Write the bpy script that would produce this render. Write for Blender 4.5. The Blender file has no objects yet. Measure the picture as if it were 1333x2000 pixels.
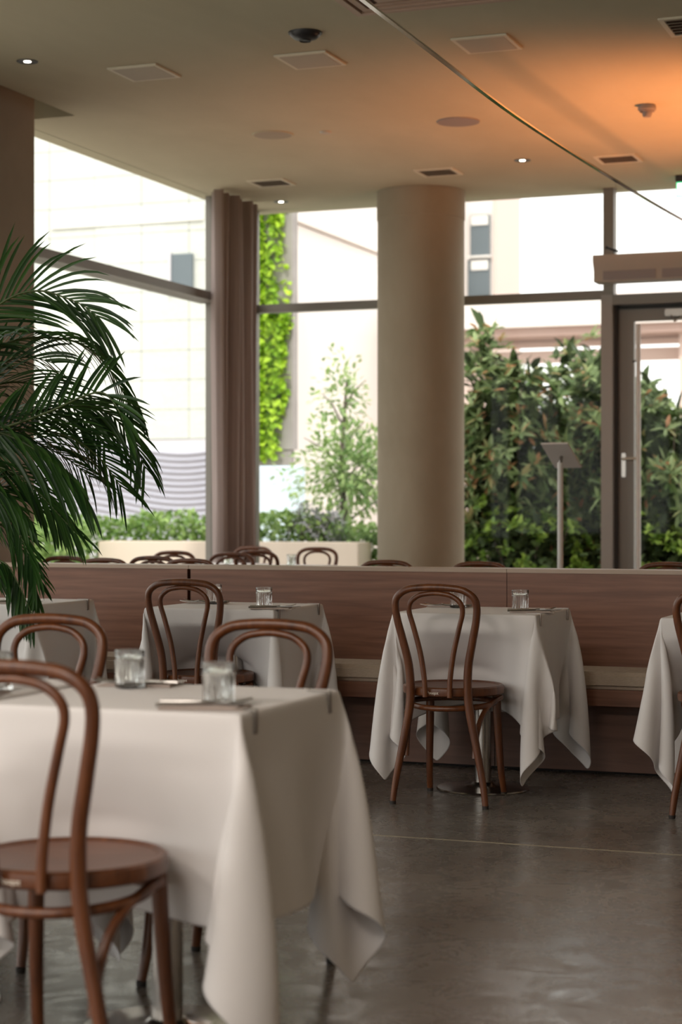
import bpy, math, random
import numpy as np
from mathutils import Vector, Matrix

# ------------------------------------------------------------------ camera, world, sun, exposure
SC = bpy.context.scene
COL = SC.collection
CAMZ = 1.15
YAW = math.radians(20.8)
cd = bpy.data.cameras.new('camera')
cam = bpy.data.objects.new('camera', cd); COL.objects.link(cam)
cam.location = (0, 0, CAMZ)
cam.rotation_euler = (math.radians(90), 0, YAW)
cd.sensor_fit = 'VERTICAL'; cd.sensor_height = 36.0; cd.sensor_width = 24.0
cd.lens = 3638 / 2000 * 36.0
cd.clip_end = 300
cd.dof.use_dof = True; cd.dof.focus_distance = 7.25; cd.dof.aperture_fstop = 3.2
SC.camera = cam

SC.view_settings.view_transform = 'Standard'
SC.view_settings.look = 'None'
SC.view_settings.gamma = 1.0
SC.view_settings.use_curve_mapping = False
SC.view_settings.exposure = 1.0
SC.cycles.use_denoising = True
SC.cycles.max_bounces = 10
SC.cycles.diffuse_bounces = 6
SC.cycles.glossy_bounces = 5
SC.cycles.transmission_bounces = 10
SC.cycles.transparent_max_bounces = 24
SC.cycles.caustics_refractive = False
SC.cycles.caustics_reflective = False
SC.cycles.sample_clamp_indirect = 6.0

w = bpy.data.worlds.new('world'); SC.world = w; w.use_nodes = True
bg = w.node_tree.nodes['Background']
bg.inputs[0].default_value = (1.0, 0.97, 0.94, 1)
bg.inputs[1].default_value = 1.15

def light(name, kind, loc, direction=None, energy=10, color=(1, 1, 1), **kw):
    ld = bpy.data.lights.new(name, kind); ld.energy = energy; ld.color = color
    for k, v in kw.items(): setattr(ld, k, v)
    o = bpy.data.objects.new(name, ld); COL.objects.link(o); o.location = loc
    if direction is not None:
        o.rotation_euler = Vector(direction).to_track_quat('-Z', 'Y').to_euler()
    return o

light('sun', 'SUN', (0, -20, 30), (-0.22, 0.62, -0.76), 1.25, (1.0, 0.95, 0.86), angle=math.radians(2))

def portal(loc, direction, sx, sy):
    o = light('window_portal', 'AREA', loc, direction, 1, (1, 1, 1), shape='RECTANGLE', size=sx, size_y=sy)
    o.data.cycles.is_portal = True
XW = -6.66      # glass plane of the side wall
YW = 15.30      # glass plane of the far wall
ZC = 3.84       # ceiling
YR = -4.5       # wall behind the camera
XR = 3.6        # solid wall beyond the right edge of the frame
portal((XW + .12, 12.9, 1.92), (1, 0, 0), 3.8, 4.4)
portal((XW + .12, 2.5, 1.92), (1, 0, 0), 3.8, 14.0)
portal((-4.35, YW - .12, 1.92), (0, -1, 0), 4.5, 3.8)
portal((-3.5, YR + .12, 1.92), (0, 1, 0), 6.2, 3.8)
# added warm fill lights behind the camera that brighten the room, no fittings
for lx, ly in ((-4.3, -.4), (-1.6, -1.0)):
    light('added_fill_light', 'AREA', (lx, ly, 3.78), (0, 0, -1), 90, (1.0, .90, .81), shape='RECTANGLE', size=1.6, size_y=1.6)
# orange lamp that washes the ceiling beyond the right edge
light('orange_uplight', 'SPOT', (-0.9, 12.3, 1.6), (-0.55, 0.08, 1.0), 290, (1.0, 0.34, 0.12),
      spot_size=math.radians(98), spot_blend=1.0, shadow_soft_size=0.15)

# ------------------------------------------------------------------ helpers
def new_mat(name, color=(.8, .8, .8), rough=.5, metal=0.0, spec=0.5):
    m = bpy.data.materials.new(name); m.use_nodes = True
    b = m.node_tree.nodes['Principled BSDF']
    b.inputs['Base Color'].default_value = (*color, 1)
    b.inputs['Roughness'].default_value = rough
    b.inputs['Metallic'].default_value = metal
    b.inputs['Specular IOR Level'].default_value = spec
    return m
def nd(m, t, **kw):
    n = m.node_tree.nodes.new(t)
    for k, v in kw.items(): setattr(n, k, v)
    return n
def lk(m, a, b): m.node_tree.links.new(a, b)
def bsdf(m): return m.node_tree.nodes['Principled BSDF']
def coords(m, kind='Object', scale=(1, 1, 1)):
    tc = nd(m, 'ShaderNodeTexCoord'); mp = nd(m, 'ShaderNodeMapping')
    mp.inputs['Scale'].default_value = scale
    lk(m, tc.outputs[kind], mp.inputs['Vector']); return mp.outputs[0]
def ramp(m, fac, stops):
    r = nd(m, 'ShaderNodeValToRGB'); e = r.color_ramp.elements
    e[0].position, e[0].color = stops[0][0], (*stops[0][1], 1)
    e[1].position, e[1].color = stops[-1][0], (*stops[-1][1], 1)
    for p, c in stops[1:-1]:
        x = e.new(p); x.color = (*c, 1)
    lk(m, fac, r.inputs[0]); return r.outputs[0]
def noise(m, vec, scale=5, detail=4, rough=.55, dist=0):
    n = nd(m, 'ShaderNodeTexNoise'); n.inputs['Scale'].default_value = scale
    n.inputs['Detail'].default_value = detail; n.inputs['Roughness'].default_value = rough
    n.inputs['Distortion'].default_value = dist
    lk(m, vec, n.inputs['Vector']); return n.outputs[0]
def bump(m, h, strength=.2, dist=.01):
    b = nd(m, 'ShaderNodeBump'); b.inputs['Strength'].default_value = strength
    b.inputs['Distance'].default_value = dist
    lk(m, h, b.inputs['Height']); lk(m, b.outputs[0], bsdf(m).inputs['Normal'])

def wood_mat(name, dark, mid, lite, rough=.4, scale=(2, 2, 30), nscale=1.6, bumpy=.06, coat=0):
    m = new_mat(name, mid, rough)
    v = coords(m, 'Object', scale)
    n1 = noise(m, v, nscale, 5, .6, .6)
    lk(m, ramp(m, n1, [(.30, dark), (.52, mid), (.74, lite)]), bsdf(m).inputs['Base Color'])
    bump(m, n1, bumpy, .004)
    bsdf(m).inputs['Coat Weight'].default_value = coat
    bsdf(m).inputs['Coat Roughness'].default_value = .25
    return m
def mottled(name, a, b, rough=.85, scale=2.0, detail=5, bumpy=.05, stretch=(1, 1, 1)):
    m = new_mat(name, a, rough)
    v = coords(m, 'Object', stretch); n1 = noise(m, v, scale, detail, .6, .3)
    lk(m, ramp(m, n1, [(.3, a), (.7, b)]), bsdf(m).inputs['Base Color'])
    if bumpy: bump(m, n1, bumpy, .01)
    return m

M = {}
M['chair'] = wood_mat('bentwood', (.065, .018, .005), (.115, .034, .009), (.17, .056, .016), .36, (30, 30, 3), 1.3, .03, .06)
M['seatwood'] = wood_mat('seat_veneer', (.09, .03, .014), (.135, .05, .024), (.18, .072, .036), .36, (4, 30, 4), 1.5, .03, .05)
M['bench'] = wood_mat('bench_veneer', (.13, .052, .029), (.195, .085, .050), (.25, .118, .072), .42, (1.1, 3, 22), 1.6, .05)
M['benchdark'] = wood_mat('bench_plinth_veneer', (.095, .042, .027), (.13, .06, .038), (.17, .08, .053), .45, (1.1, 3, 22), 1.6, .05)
M['benchcap'] = new_mat('bench_cap', (.40, .30, .23), .4)
M['gap'] = new_mat('joint_dark', (.012, .009, .008), .8)
M['cloth'] = new_mat('white_linen', (.735, .705, .695), .85, spec=.2)
v = coords(M['cloth'], 'Object', (1, 1, 1)); bump(M['cloth'], noise(M['cloth'], v, 9, 3), .12, .01)
M['cushion'] = mottled('linen_cushion', (.42, .34, .26), (.52, .43, .34), .9, 60, 3, .2, (1, .2, 6))
M['steel'] = new_mat('brushed_steel', (.42, .39, .36), .22, 1.0)
M['darksteel'] = new_mat('base_steel', (.30, .28, .26), .28, 1.0)
M['cutlery'] = new_mat('cutlery_steel', (.42, .40, .38), .30, 1.0)
M['clip'] = new_mat('clip_steel', (.38, .35, .32), .35, 1.0)
M['glide'] = new_mat('foot_glide', (.02, .015, .012), .6)
M['napkin'] = new_mat('napkin_linen', (.46, .38, .34), .9)
M['badge'] = new_mat('badge_print', (.8, .72, .62), .5)
M['white'] = new_mat('white_paint', (.75, .73, .70), .5)
M['alu'] = new_mat('window_aluminium', (.23, .21, .185), .5, .3)
M['alulight'] = new_mat('jamb_aluminium', (.34, .31, .28), .5, .2)
M['aludark'] = new_mat('gasket_dark', (.03, .028, .025), .6)
M['concrete'] = mottled('column_concrete', (.30, .25, .175), (.385, .33, .245), .85, 1.6, 7, .12, (1, 1, .5))
M['pier'] = mottled('pier_concrete', (.32, .27, .215), (.38, .325, .26), .85, 1.2, 6, .08)
M['ceil'] = mottled('ceiling_plaster', (.50, .46, .325), (.61, .565, .415), .9, .9, 7, .05, (1, .5, 1))
M['wall'] = mottled('plaster_wall', (.55, .48, .40), (.62, .55, .46), .9, 1.5, 5, .05)
M['black'] = new_mat('black_plastic', (.018, .018, .02), .4)
M['paleplastic'] = new_mat('pale_plastic', (.50, .46, .38), .5)
M['panel'] = new_mat('access_panel', (.74, .70, .56), .6)
M['panelin'] = new_mat('access_panel_inset', (.50, .45, .35), .7)
M['greyspk'] = new_mat('grey_grille', (.27, .25, .25), .7)
M['beigespk'] = new_mat('beige_grille', (.38, .33, .25), .7)
M['terra'] = new_mat('cassette_frame', (.52, .36, .27), .5)
M['terradark'] = new_mat('cassette_slot', (.10, .05, .035), .7)
M['railm'] = new_mat('polished_strip', (.85, .83, .80), .10, 1.0)

m = new_mat('curtain_fabric', (.34, .27, .25), .9, spec=.2)
v = coords(m, 'Object', (40, 40, .6)); lk(m, ramp(m, noise(m, v, 1.0, 3), [(.3, (.31, .245, .23)), (.7, (.42, .345, .325))]), bsdf(m).inputs['Base Color'])
M['curtain'] = m

# polished concrete floor
m = new_mat('polished_concrete', (.2, .18, .16), .25)
v = coords(m, 'Object', (1, 1, 1))
n1 = noise(m, v, .55, 8, .62, .8); n2 = noise(m, v, 3.2, 8, .65, 1.2)
mx = nd(m, 'ShaderNodeMix', data_type='FLOAT'); mx.inputs[0].default_value = .30
lk(m, n1, mx.inputs[2]); lk(m, n2, mx.inputs[3])
lk(m, ramp(m, mx.outputs[0], [(.34, (.105, .088, .074)), (.50, (.155, .136, .118)), (.66, (.225, .205, .182))]), bsdf(m).inputs['Base Color'])
n3 = noise(m, v, 7.0, 6, .7, 1.0)
rr = nd(m, 'ShaderNodeMapRange'); rr.inputs[1].default_value = .3; rr.inputs[2].default_value = .7
rr.inputs[3].default_value = .17; rr.inputs[4].default_value = .38
lk(m, n3, rr.inputs[0]); lk(m, rr.outputs[0], bsdf(m).inputs['Roughness'])
bump(m, n2, .05, .01)
M['floor'] = m
M['joint'] = new_mat('brass_joint', (.34, .29, .2), .5)

# window glass: a thin sheet, mostly clear with a mirror share that follows the viewing angle
m = bpy.data.materials.new('window_glass'); m.use_nodes = True
t = m.node_tree; t.nodes.remove(t.nodes['Principled BSDF']); out = t.nodes['Material Output']
tr = nd(m, 'ShaderNodeBsdfTransparent'); tr.inputs[0].default_value = (.965, .98, .97, 1)
gl = nd(m, 'ShaderNodeBsdfGlossy'); gl.inputs['Roughness'].default_value = .02
lw = nd(m, 'ShaderNodeLayerWeight'); lw.inputs[0].default_value = .5
pw = nd(m, 'ShaderNodeMath', operation='POWER'); pw.inputs[1].default_value = 5.0; lk(m, lw.outputs['Facing'], pw.inputs[0])
fr = nd(m, 'ShaderNodeMath', operation='MULTIPLY_ADD'); fr.inputs[1].default_value = .3; fr.inputs[2].default_value = .006; lk(m, pw.outputs[0], fr.inputs[0])
ms = nd(m, 'ShaderNodeMixShader'); lk(m, fr.outputs[0], ms.inputs[0]); lk(m, tr.outputs[0], ms.inputs[1])
lk(m, gl.outputs[0], ms.inputs[2]); lk(m, ms.outputs[0], out.inputs[0]); M['glass'] = m

# tumblers: thin pressed glass
m = bpy.data.materials.new('pressed_glass'); m.use_nodes = True
b = m.node_tree.nodes['Principled BSDF']
b.inputs['Base Color'].default_value = (.97, .985, .98, 1); b.inputs['Roughness'].default_value = .03
b.inputs['Transmission Weight'].default_value = 1.0; b.inputs['IOR'].default_value = 1.46
M['tumbler'] = m

def emis(name, color, strength):
    m = bpy.data.materials.new(name); m.use_nodes = True
    b = m.node_tree.nodes['Principled BSDF']; b.inputs['Base Color'].default_value = (*color, 1)
    b.inputs['Emission Color'].default_value = (*color, 1); b.inputs['Emission Strength'].default_value = strength
    return m
M['lamp'] = emis('lamp_glow', (1, .9, .75), 6)
M['exitgreen'] = emis('exit_green', (.05, .55, .22), .9)
M['exitwhite'] = emis('exit_white', (.85, 1, .85), 1.4)

def leaf_mat(name, a, b, c=None, rough=.45, trans=0.0):
    m = new_mat(name, a, rough, spec=.4)
    g = nd(m, 'ShaderNodeNewGeometry')
    oi = nd(m, 'ShaderNodeObjectInfo')
    ad = nd(m, 'ShaderNodeMath', operation='ADD'); lk(m, g.outputs['Random Per Island'], ad.inputs[0]); lk(m, oi.outputs['Random'], ad.inputs[1])
    fr = nd(m, 'ShaderNodeMath', operation='FRACT'); lk(m, ad.outputs[0], fr.inputs[0])
    stops = [(0, a), (.85, b)] if c is None else [(0, a), (.84, b), (.95, c)]
    col = ramp(m, fr.outputs[0], stops)
    lk(m, col, bsdf(m).inputs['Base Color'])
    if trans:
        tl = nd(m, 'ShaderNodeBsdfTranslucent'); lk(m, col, tl.inputs[0])
        mx = nd(m, 'ShaderNodeMixShader'); mx.inputs[0].default_value = trans
        o = m.node_tree.nodes['Material Output']
        lk(m, bsdf(m).outputs[0], mx.inputs[1]); lk(m, tl.outputs[0], mx.inputs[2]); lk(m, mx.outputs[0], o.inputs[0])
    return m
M['palm'] = leaf_mat('palm_leaf', (.009, .036, .009), (.036, .10, .018), rough=.38, trans=.22)
M['palmstem'] = new_mat('palm_stem', (.06, .09, .02), .5)
M['ivy'] = leaf_mat('ivy_leaf', (.22, .42, .02), (.5, .7, .05), rough=.6, trans=.3)
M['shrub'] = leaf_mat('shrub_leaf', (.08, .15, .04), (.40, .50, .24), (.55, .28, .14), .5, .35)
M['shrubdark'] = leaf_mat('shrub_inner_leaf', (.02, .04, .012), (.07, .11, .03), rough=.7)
M['lime'] = leaf_mat('lime_leaf', (.10, .20, .03), (.34, .48, .08), rough=.6, trans=.3)
M['hedge'] = leaf_mat('hedge_leaf', (.12, .24, .05), (.34, .48, .16), rough=.6, trans=.25)
M['tree'] = leaf_mat('tree_leaf', (.16, .30, .09), (.42, .55, .22), rough=.6, trans=.3)
M['lavender'] = leaf_mat('lavender_leaf', (.30, .32, .30), (.46, .44, .50), rough=.8)
M['bark'] = new_mat('bark', (.14, .11, .09), .9)
M['facade'] = new_mat('white_panel', (.70, .70, .66), .7)
m = M['facade']; v = coords(m, 'Object', (1, 1, 1))
br = nd(m, 'ShaderNodeTexBrick'); br.inputs['Scale'].default_value = 9
br.inputs['Color1'].default_value = (.70, .70, .65, 1); br.inputs['Color2'].default_value = (.62, .63, .59, 1)
br.inputs['Mortar'].default_value = (.46, .50, .48, 1); br.inputs['Mortar Size'].default_value = .03
cmb = nd(m, 'ShaderNodeSeparateXYZ'); lk(m, v, cmb.inputs[0]); cx = nd(m, 'ShaderNodeCombineXYZ')
lk(m, cmb.outputs[0], cx.inputs[0]); lk(m, cmb.outputs[2], cx.inputs[1]); lk(m, cx.outputs[0], br.inputs['Vector'])
lk(m, br.outputs[0], bsdf(m).inputs['Base Color'])
M['render'] = new_mat('pale_render', (.80, .74, .71), .8)
M['pinkwall'] = new_mat('pink_render', (.66, .52, .47), .8)
M['pinkdark'] = new_mat('pink_soffit', (.45, .32, .28), .8)
M['lilac'] = new_mat('lilac_slat', (.52, .52, .60), .6)
M['lilac2'] = new_mat('lilac_back', (.62, .60, .64), .8)
M['planter'] = new_mat('sand_stone', (.68, .58, .49), .85)
M['paving'] = mottled('paving', (.45, .42, .38), (.55, .5, .45), .9, 2)
M['greypier'] = mottled('grey_stone', (.30, .27, .26), (.38, .35, .34), .85, 3)
M['hoarding'] = new_mat('blue_white_board', (.66, .76, .86), .5)
M['extglass'] = new_mat('far_window_glass', (.12, .15, .17), .15)
M['roofm'] = new_mat('roof_slab', (.5, .48, .45), .9)
M['pot'] = new_mat('pot_grey', (.12, .11, .10), .7)
M['soil'] = new_mat('soil', (.04, .03, .02), .95)

def obj(name, me, parent=None, loc=None, rot=None):
    o = bpy.data.objects.new(name, me); COL.objects.link(o)
    if parent is not None: o.parent = parent
    if loc is not None: o.location = loc
    if rot is not None: o.rotation_euler = rot
    return o
def text_mesh(name, fc, parent, loc, rot):
    t = bpy.data.objects.new('t', fc); COL.objects.link(t); bpy.context.view_layer.update()
    me = bpy.data.meshes.new_from_object(t.evaluated_get(bpy.context.evaluated_depsgraph_get()))
    bpy.data.objects.remove(t); me.name = name
    return obj(name, me, parent, loc, rot)
def tag(o, label=None, cat=None, group=None, kind=None):
    if label: o['label'] = label
    if cat: o['category'] = cat
    if group: o['group'] = group
    if kind: o['kind'] = kind
    return o
def empty(name, loc=(0, 0, 0), rz=0, **kw):
    o = obj(name, None, None, loc, (0, 0, rz)); o.empty_display_size = .1
    tag(o, kw.get('label'), kw.get('cat'), kw.get('group'), kw.get('kind')); return o
def mk(name, V, F, mat, smooth=False):
    me = bpy.data.meshes.new(name)
    me.from_pydata([tuple(map(float, p)) for p in V], [], [tuple(int(i) for i in f) for f in F])
    me.materials.append(mat)
    if smooth: me.polygons.foreach_set('use_smooth', [True] * len(me.polygons))
    me.update(); return me
class MB:
    """collects shapes for one mesh"""
    def __init__(s): s.V = []; s.F = []; s.S = []
    def add(s, V, F, smooth=False):
        k = len(s.V); s.V += [tuple(p) for p in V]; s.F += [tuple(i + k for i in f) for f in F]; s.S += [smooth] * len(F); return s
    def box(s, x0, x1, y0, y1, z0, z1, b=0.0):
        if b <= 0:
            V = [(x, y, z) for z in (z0, z1) for y in (y0, y1) for x in (x0, x1)]
            F = [(0, 2, 3, 1), (4, 5, 7, 6), (0, 1, 5, 4), (2, 6, 7, 3), (0, 4, 6, 2), (1, 3, 7, 5)]
            return s.add(V, F)
        import bmesh
        bm = bmesh.new(); bmesh.ops.create_cube(bm, size=1)
        for q in bm.verts:
            q.co = Vector(((x0 + x1) / 2 + q.co.x * (x1 - x0), (y0 + y1) / 2 + q.co.y * (y1 - y0), (z0 + z1) / 2 + q.co.z * (z1 - z0)))
        bmesh.ops.bevel(bm, geom=bm.edges[:], offset=b, segments=2, affect='EDGES')
        bm.verts.index_update()
        s.add([tuple(q.co) for q in bm.verts], [[q.index for q in f.verts] for f in bm.faces]); bm.free(); return s
    def tube(s, P, R, n=12, cap=True):
        P = [Vector(p) for p in P]
        if not hasattr(R, '__len__'): R = [R] * len(P)
        V = []; F = []
        t0 = (P[1] - P[0]).normalized()
        up = Vector((0, 0, 1)) if abs(t0.z) < .9 else Vector((0, 1, 0))
        nrm = (up - t0 * up.dot(t0)).normalized()
        for i, p in enumerate(P):
            t = (P[min(i + 1, len(P) - 1)] - P[max(i - 1, 0)]).normalized()
            nrm = (nrm - t * nrm.dot(t)).normalized(); bi = t.cross(nrm)
            for k in range(n):
                a = 2 * math.pi * k / n
                V.append(p + (nrm * math.cos(a) + bi * math.sin(a)) * R[i])
        for i in range(len(P) - 1):
            for k in range(n):
                a, b2 = i * n + k, i * n + (k + 1) % n
                F.append((a, b2, b2 + n, a + n))
        if cap: F += [tuple(range(n - 1, -1, -1)), tuple((len(P) - 1) * n + k for k in range(n))]
        return s.add(V, F, True)
    def lathe(s, prof, n=40, c=(0, 0, 0), rib=None, closed=False):
        V = []; F = []
        for j, (r, z) in enumerate(prof):
            for k in range(n):
                a = 2 * math.pi * k / n
                rr = r + (rib(j, a, z) if rib else 0)
                V.append((c[0] + rr * math.cos(a), c[1] + rr * math.sin(a), c[2] + z))
        for j in range(len(prof) - 1):
            for k in range(n):
                F.append((j * n + k, j * n + (k + 1) % n, (j + 1) * n + (k + 1) % n, (j + 1) * n + k))
        if not closed:
            if prof[0][0] > 1e-4: F.append(tuple(range(n - 1, -1, -1)))
            if prof[-1][0] > 1e-4: F.append(tuple((len(prof) - 1) * n + k for k in range(n)))
        return s.add(V, F, True)
    def mesh(s, name, mat):
        me = mk(name, s.V, s.F, mat)
        me.polygons.foreach_set('use_smooth', s.S)
        try: me.set_sharp_from_angle(angle=math.radians(42))
        except Exception: pass
        return me
    def build(s, name, mat, parent=None, loc=None, rot=None): return obj(name, s.mesh(name, mat), parent, loc, rot)

def spline(pts, k=6):
    """Catmull-Rom through the points; any tuple width"""
    P = [np.array(p, float) for p in pts]; P = [2 * P[0] - P[1]] + P + [2 * P[-1] - P[-2]]
    out = []
    for i in range(1, len(P) - 2):
        a, b2, c, d = P[i - 1:i + 3]
        for j in range(k):
            t = j / k
            out.append(.5 * ((2 * b2) + (-a + c) * t + (2 * a - 5 * b2 + 4 * c - d) * t * t + (-a + 3 * b2 - 3 * c + d) * t ** 3))
    out.append(P[-2]); return np.array(out)
def copy_tree(o, parent=None, name=None):
    c = o.copy(); COL.objects.link(c)
    if parent is not None: c.parent = parent
    for ch in list(o.children): copy_tree(ch, c)
    return c
def boxobj(name, mat, parent, *d, b=0.0): return MB().box(*d, b=b).build(name, mat, parent)

# ------------------------------------------------------------------ room shell
def struct(name, label=None): return tag(obj(name, None), label, None, None, 'structure')
fl = MB().box(-6.9, XR + .2, YR - .2, YW + .1, -.12, 0).build('floor', M['floor'])
tag(fl, 'polished brown grey concrete floor of the dining room', kind='structure')
boxobj('expansion_joint', M['joint'], fl, -6.6, XR, 6.237, 6.2425, -.001, .0012)

cm = MB()
cm.box(-6.175, XR + .2, YR - .2, YW + .2, ZC, ZC + .36)
cm.box(-6.80, -6.175, 11.18, YW + .2, ZC, ZC + .36)
cm.box(-6.80, -6.175, YR - .2, 9.3, ZC, ZC + .36)
cm.box(-6.80, -6.175, 9.3, 11.18, ZC + .33, ZC + .36)
ce = cm.build('ceiling', M['ceil']); tag(ce, 'smooth beige plaster ceiling over the dining room', kind='structure')
ro = MB().box(-7.0, XR + 1.2, YR - 4.0, YW + .35, ZC + .37, 5.5).build('roof', M['roofm'])  # unseen; height and rear overhang set by where sun should be blocked
tag(ro, 'unseen slab above the ceiling, shaped to block the sun', kind='structure')
pr = MB().box(-6.98, -6.42, 9.35, 11.05, 0, ZC + .32).build('wall_pier', M['pier'])
tag(pr, 'flat beige concrete pier at the left window', kind='structure')
tag(MB().box(XR, XR + .2, YR - .2, YW + .2, 0, ZC).build('wall_right', M['wall']), 'plain plaster wall at the right side', kind='structure')

def window(name, axis, fixed, a0, a1, z0, z1, mull, trans, label, depth=.11, tdepth=None, tz=.04):
    """frame bars + panes. axis 'x': runs along X at Y=fixed; axis 'y': runs along Y at X=fixed."""
    e = struct(name, label)
    def bx(nm, mat, u0, u1, d0, d1, zz0, zz1):
        if axis == 'x': boxobj(nm, mat, e, u0, u1, fixed + d0, fixed + d1, zz0, zz1)
        else: boxobj(nm, mat, e, fixed + d0, fixed + d1, u0, u1, zz0, zz1)
    h = depth / 2; us = [a0] + mull + [a1]
    bx('frame', M['alu'], a0, a1, -h, h, z0, z0 + .07)
    for u in us: bx('mullion', M['alu'], u - .045, u + .045, -h, h, z0 + .07, z1)
    td = tdepth or h
    for i in range(len(us) - 1):
        bx('transom', M['alu'], us[i] + .045, us[i + 1] - .045, -td, td, trans - tz, trans + tz)
        bx('pane', M['glass'], us[i] + .045, us[i + 1] - .045, -.006, .006, z0 + .07, trans - tz)
        bx('pane', M['glass'], us[i] + .045, us[i + 1] - .045, -.006, .006, trans + tz, z1)
    return e
window('window_1', 'y', XW, 11.0, YW - .1, .0, ZC, [14.47], 2.96, 'tall window beside the flat pier', .11, .10, .035)
window('window_2', 'y', XW, YR, 9.4, .0, ZC, [-1.5, 1.2, 3.9, 6.6], 2.96, 'row of tall windows along the near side wall', .11, .10, .035)
window('window_3', 'x', YW, -6.66, -3.415, .0, ZC, [-4.94], 2.96, 'tall far windows behind the round column', .11, .055, .035)
window('window_4', 'x', YR, -6.6, -.4, .0, ZC, [-4.5, -2.45], 2.96, 'windows behind the diners', .11)
tag(MB().box(-.35, XR, YR - .1, YR + .1, 0, ZC).build('wall_front', M['wall']), 'plaster wall behind the diners', kind='structure')
# far wall to the right: glazing over the door, and beyond the door
e = struct('window_5', 'clear pane above the glass door')
boxobj('pane', M['glass'], e, -3.37, -2.1, YW - .006, YW + .006, 3.0, ZC)
boxobj('mullion', M['alu'], e, -2.15, -2.05, YW - .05, YW + .05, 0, ZC)
tag(MB().box(-2.05, XR, YW - .08, YW + .12, 0, ZC).build('wall_back', M['wall']), 'plaster wall beyond the glass door', kind='structure')

dr = struct('door_1', 'grey framed glass door with long vertical pull bar')
boxobj('jamb', M['alulight'], dr, -3.47, -3.375, YW - .09, YW + .08, 0, 2.95)
boxobj('jamb', M['alulight'], dr, -2.20, -2.12, YW - .09, YW + .08, 0, 2.95)
boxobj('head', M['alu'], dr, -3.375, -2.12, YW - .09, YW + .08, 2.865, 2.95)
boxobj('reveal', M['aludark'], dr, -3.375, -3.345, YW - .03, YW + .10, 0, 2.865)
boxobj('leaf_stile', M['alu'], dr, -3.345, -3.215, YW + .02, YW + .08, 0.01, 2.86)
boxobj('leaf_stile', M['alu'], dr, -2.33, -2.20, YW + .02, YW + .08, 0.01, 2.86)
boxobj('leaf_rail', M['alu'], dr, -3.215, -2.33, YW + .02, YW + .08, 2.735, 2.86)
boxobj('leaf_rail', M['alu'], dr, -3.215, -2.33, YW + .02, YW + .08, .01, .14)
boxobj('rebate', M['aludark'], dr, -3.345, -2.2, YW - .0, YW + .02, 2.835, 2.862)
boxobj('pane', M['glass'], dr, -3.215, -2.33, YW + .045, YW + .055, .14, 2.735)
pb = MB().tube([(-3.165, YW - .05, .25), (-3.165, YW - .05, 2.70)], .020, 12).build('pull_bar', M['white'], dr)
MB().tube([(-3.165, YW - .05, .5), (-3.23, YW + .03, .5)], .008, 8).build('bracket', M['alu'], pb)
MB().tube([(-3.165, YW - .05, 2.4), (-3.23, YW + .03, 2.4)], .008, 8).build('bracket', M['alu'], pb)
lv = MB().box(-3.318, -3.282, YW + .005, YW + .02, 1.44, 1.64, b=.004).build('lock_plate', M['steel'], dr)
MB().tube([(-3.30, YW + .01, 1.59), (-3.30, YW - .05, 1.59), (-3.285, YW - .06, 1.59), (-3.18, YW - .06, 1.592)], .011, 10).build('lever', M['paleplastic'], lv)
cl = MB().box(-2.95, -2.72, YW - .04, YW + .02, 2.76, 2.82, b=.008).build('door_closer', M['steel'], dr)
MB().tube([(-2.90, YW - .03, 2.77), (-2.86, YW - .10, 2.71), (-2.6, YW - .06, 2.84)], .008, 8).build('closer_arm', M['steel'], cl)
# lettering on the door glass (read from behind)
fc = bpy.data.curves.new('glass_lettering', 'FONT'); fc.body = 'n'; fc.size = .34; fc.extrude = .001
fc.materials.append(M['black']); fo = text_mesh('glass_lettering', fc, dr, (-2.83, YW + .04, 2.05), (math.radians(90), 0, 0))

# round concrete column
c = MB().lathe([(.366, 0), (.366, 3.60), (.372, 3.605), (.372, ZC - .002)], 72, (-4.94, 14.90, 0)).build('column', M['concrete'])
tag(c, 'round beige concrete column in front of the far windows', 'column', kind='thing')

# curtain gathered in the corner
V = []; F = []; nU = 150
for i in range(nU + 1):
    t = i / nU; y = 14.05 + .80 * t
    x = -6.47 + .06 * math.sin(t * 2 * math.pi * 5.2) + .02 * math.sin(t * 17 + 1)
    for z in (.02, 1.3, 2.6, ZC - .02):
        V.append((x + .012 * math.sin(z * 1.3 + t * 9), y, z))
for i in range(nU):
    for k in range(3):
        a = i * 4 + k; F.append((a, a + 1, a + 5, a + 4))
cu = obj('curtain', mk('curtain', V, F, M['curtain'], True))
tag(cu, 'mauve grey full height curtain gathered in the window corner', 'curtain')
sm = cu.modifiers.new('s', 'SOLIDIFY'); sm.thickness = .006

# ------------------------------------------------------------------ banquette bench
be = empty('banquette_bench', (0, 8.25, 0), label='long brown wooden banquette bench with beige cushion across the room', cat='bench')
xs = [-6.2, -5.54, -3.93, -2.32, -.71, .9, 2.4]
for i in range(len(xs) - 1):
    g0, g1 = [.0015 if k == 3 else .009 for k in (i, i + 1)]      # the middle joint is nearly closed
    x0, x1 = xs[i] + g0, xs[i + 1] - g1
    boxobj('back_panel', M['bench'], be, x0, x1, .0, .05, .30, .872)
    boxobj('top_cap', M['benchcap'], be, xs[i] + .001, xs[i + 1] - .001, -.006, .17, .872, .89)
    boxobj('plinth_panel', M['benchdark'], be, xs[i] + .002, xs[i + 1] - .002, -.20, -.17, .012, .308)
    boxobj('seat_rail', M['bench'], be, xs[i] + .002, xs[i + 1] - .002, -.33, .0, .312, .382)
    boxobj('rear_panel', M['bench'], be, x0, x1, .10, .16, 0.0, .872)
boxobj('core', M['gap'], be, -6.19, 2.39, .045, .105, 0, .868)
boxobj('toe_gap', M['gap'], be, -6.19, 2.39, -.17, .02, 0, .31)
for i in range(len(xs) - 1):
    MB().box(xs[i] + .002, xs[i + 1] - .002, -.325, -.004, .383, .458, b=.018).build('seat_cushion', M['cushion'], be)

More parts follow.
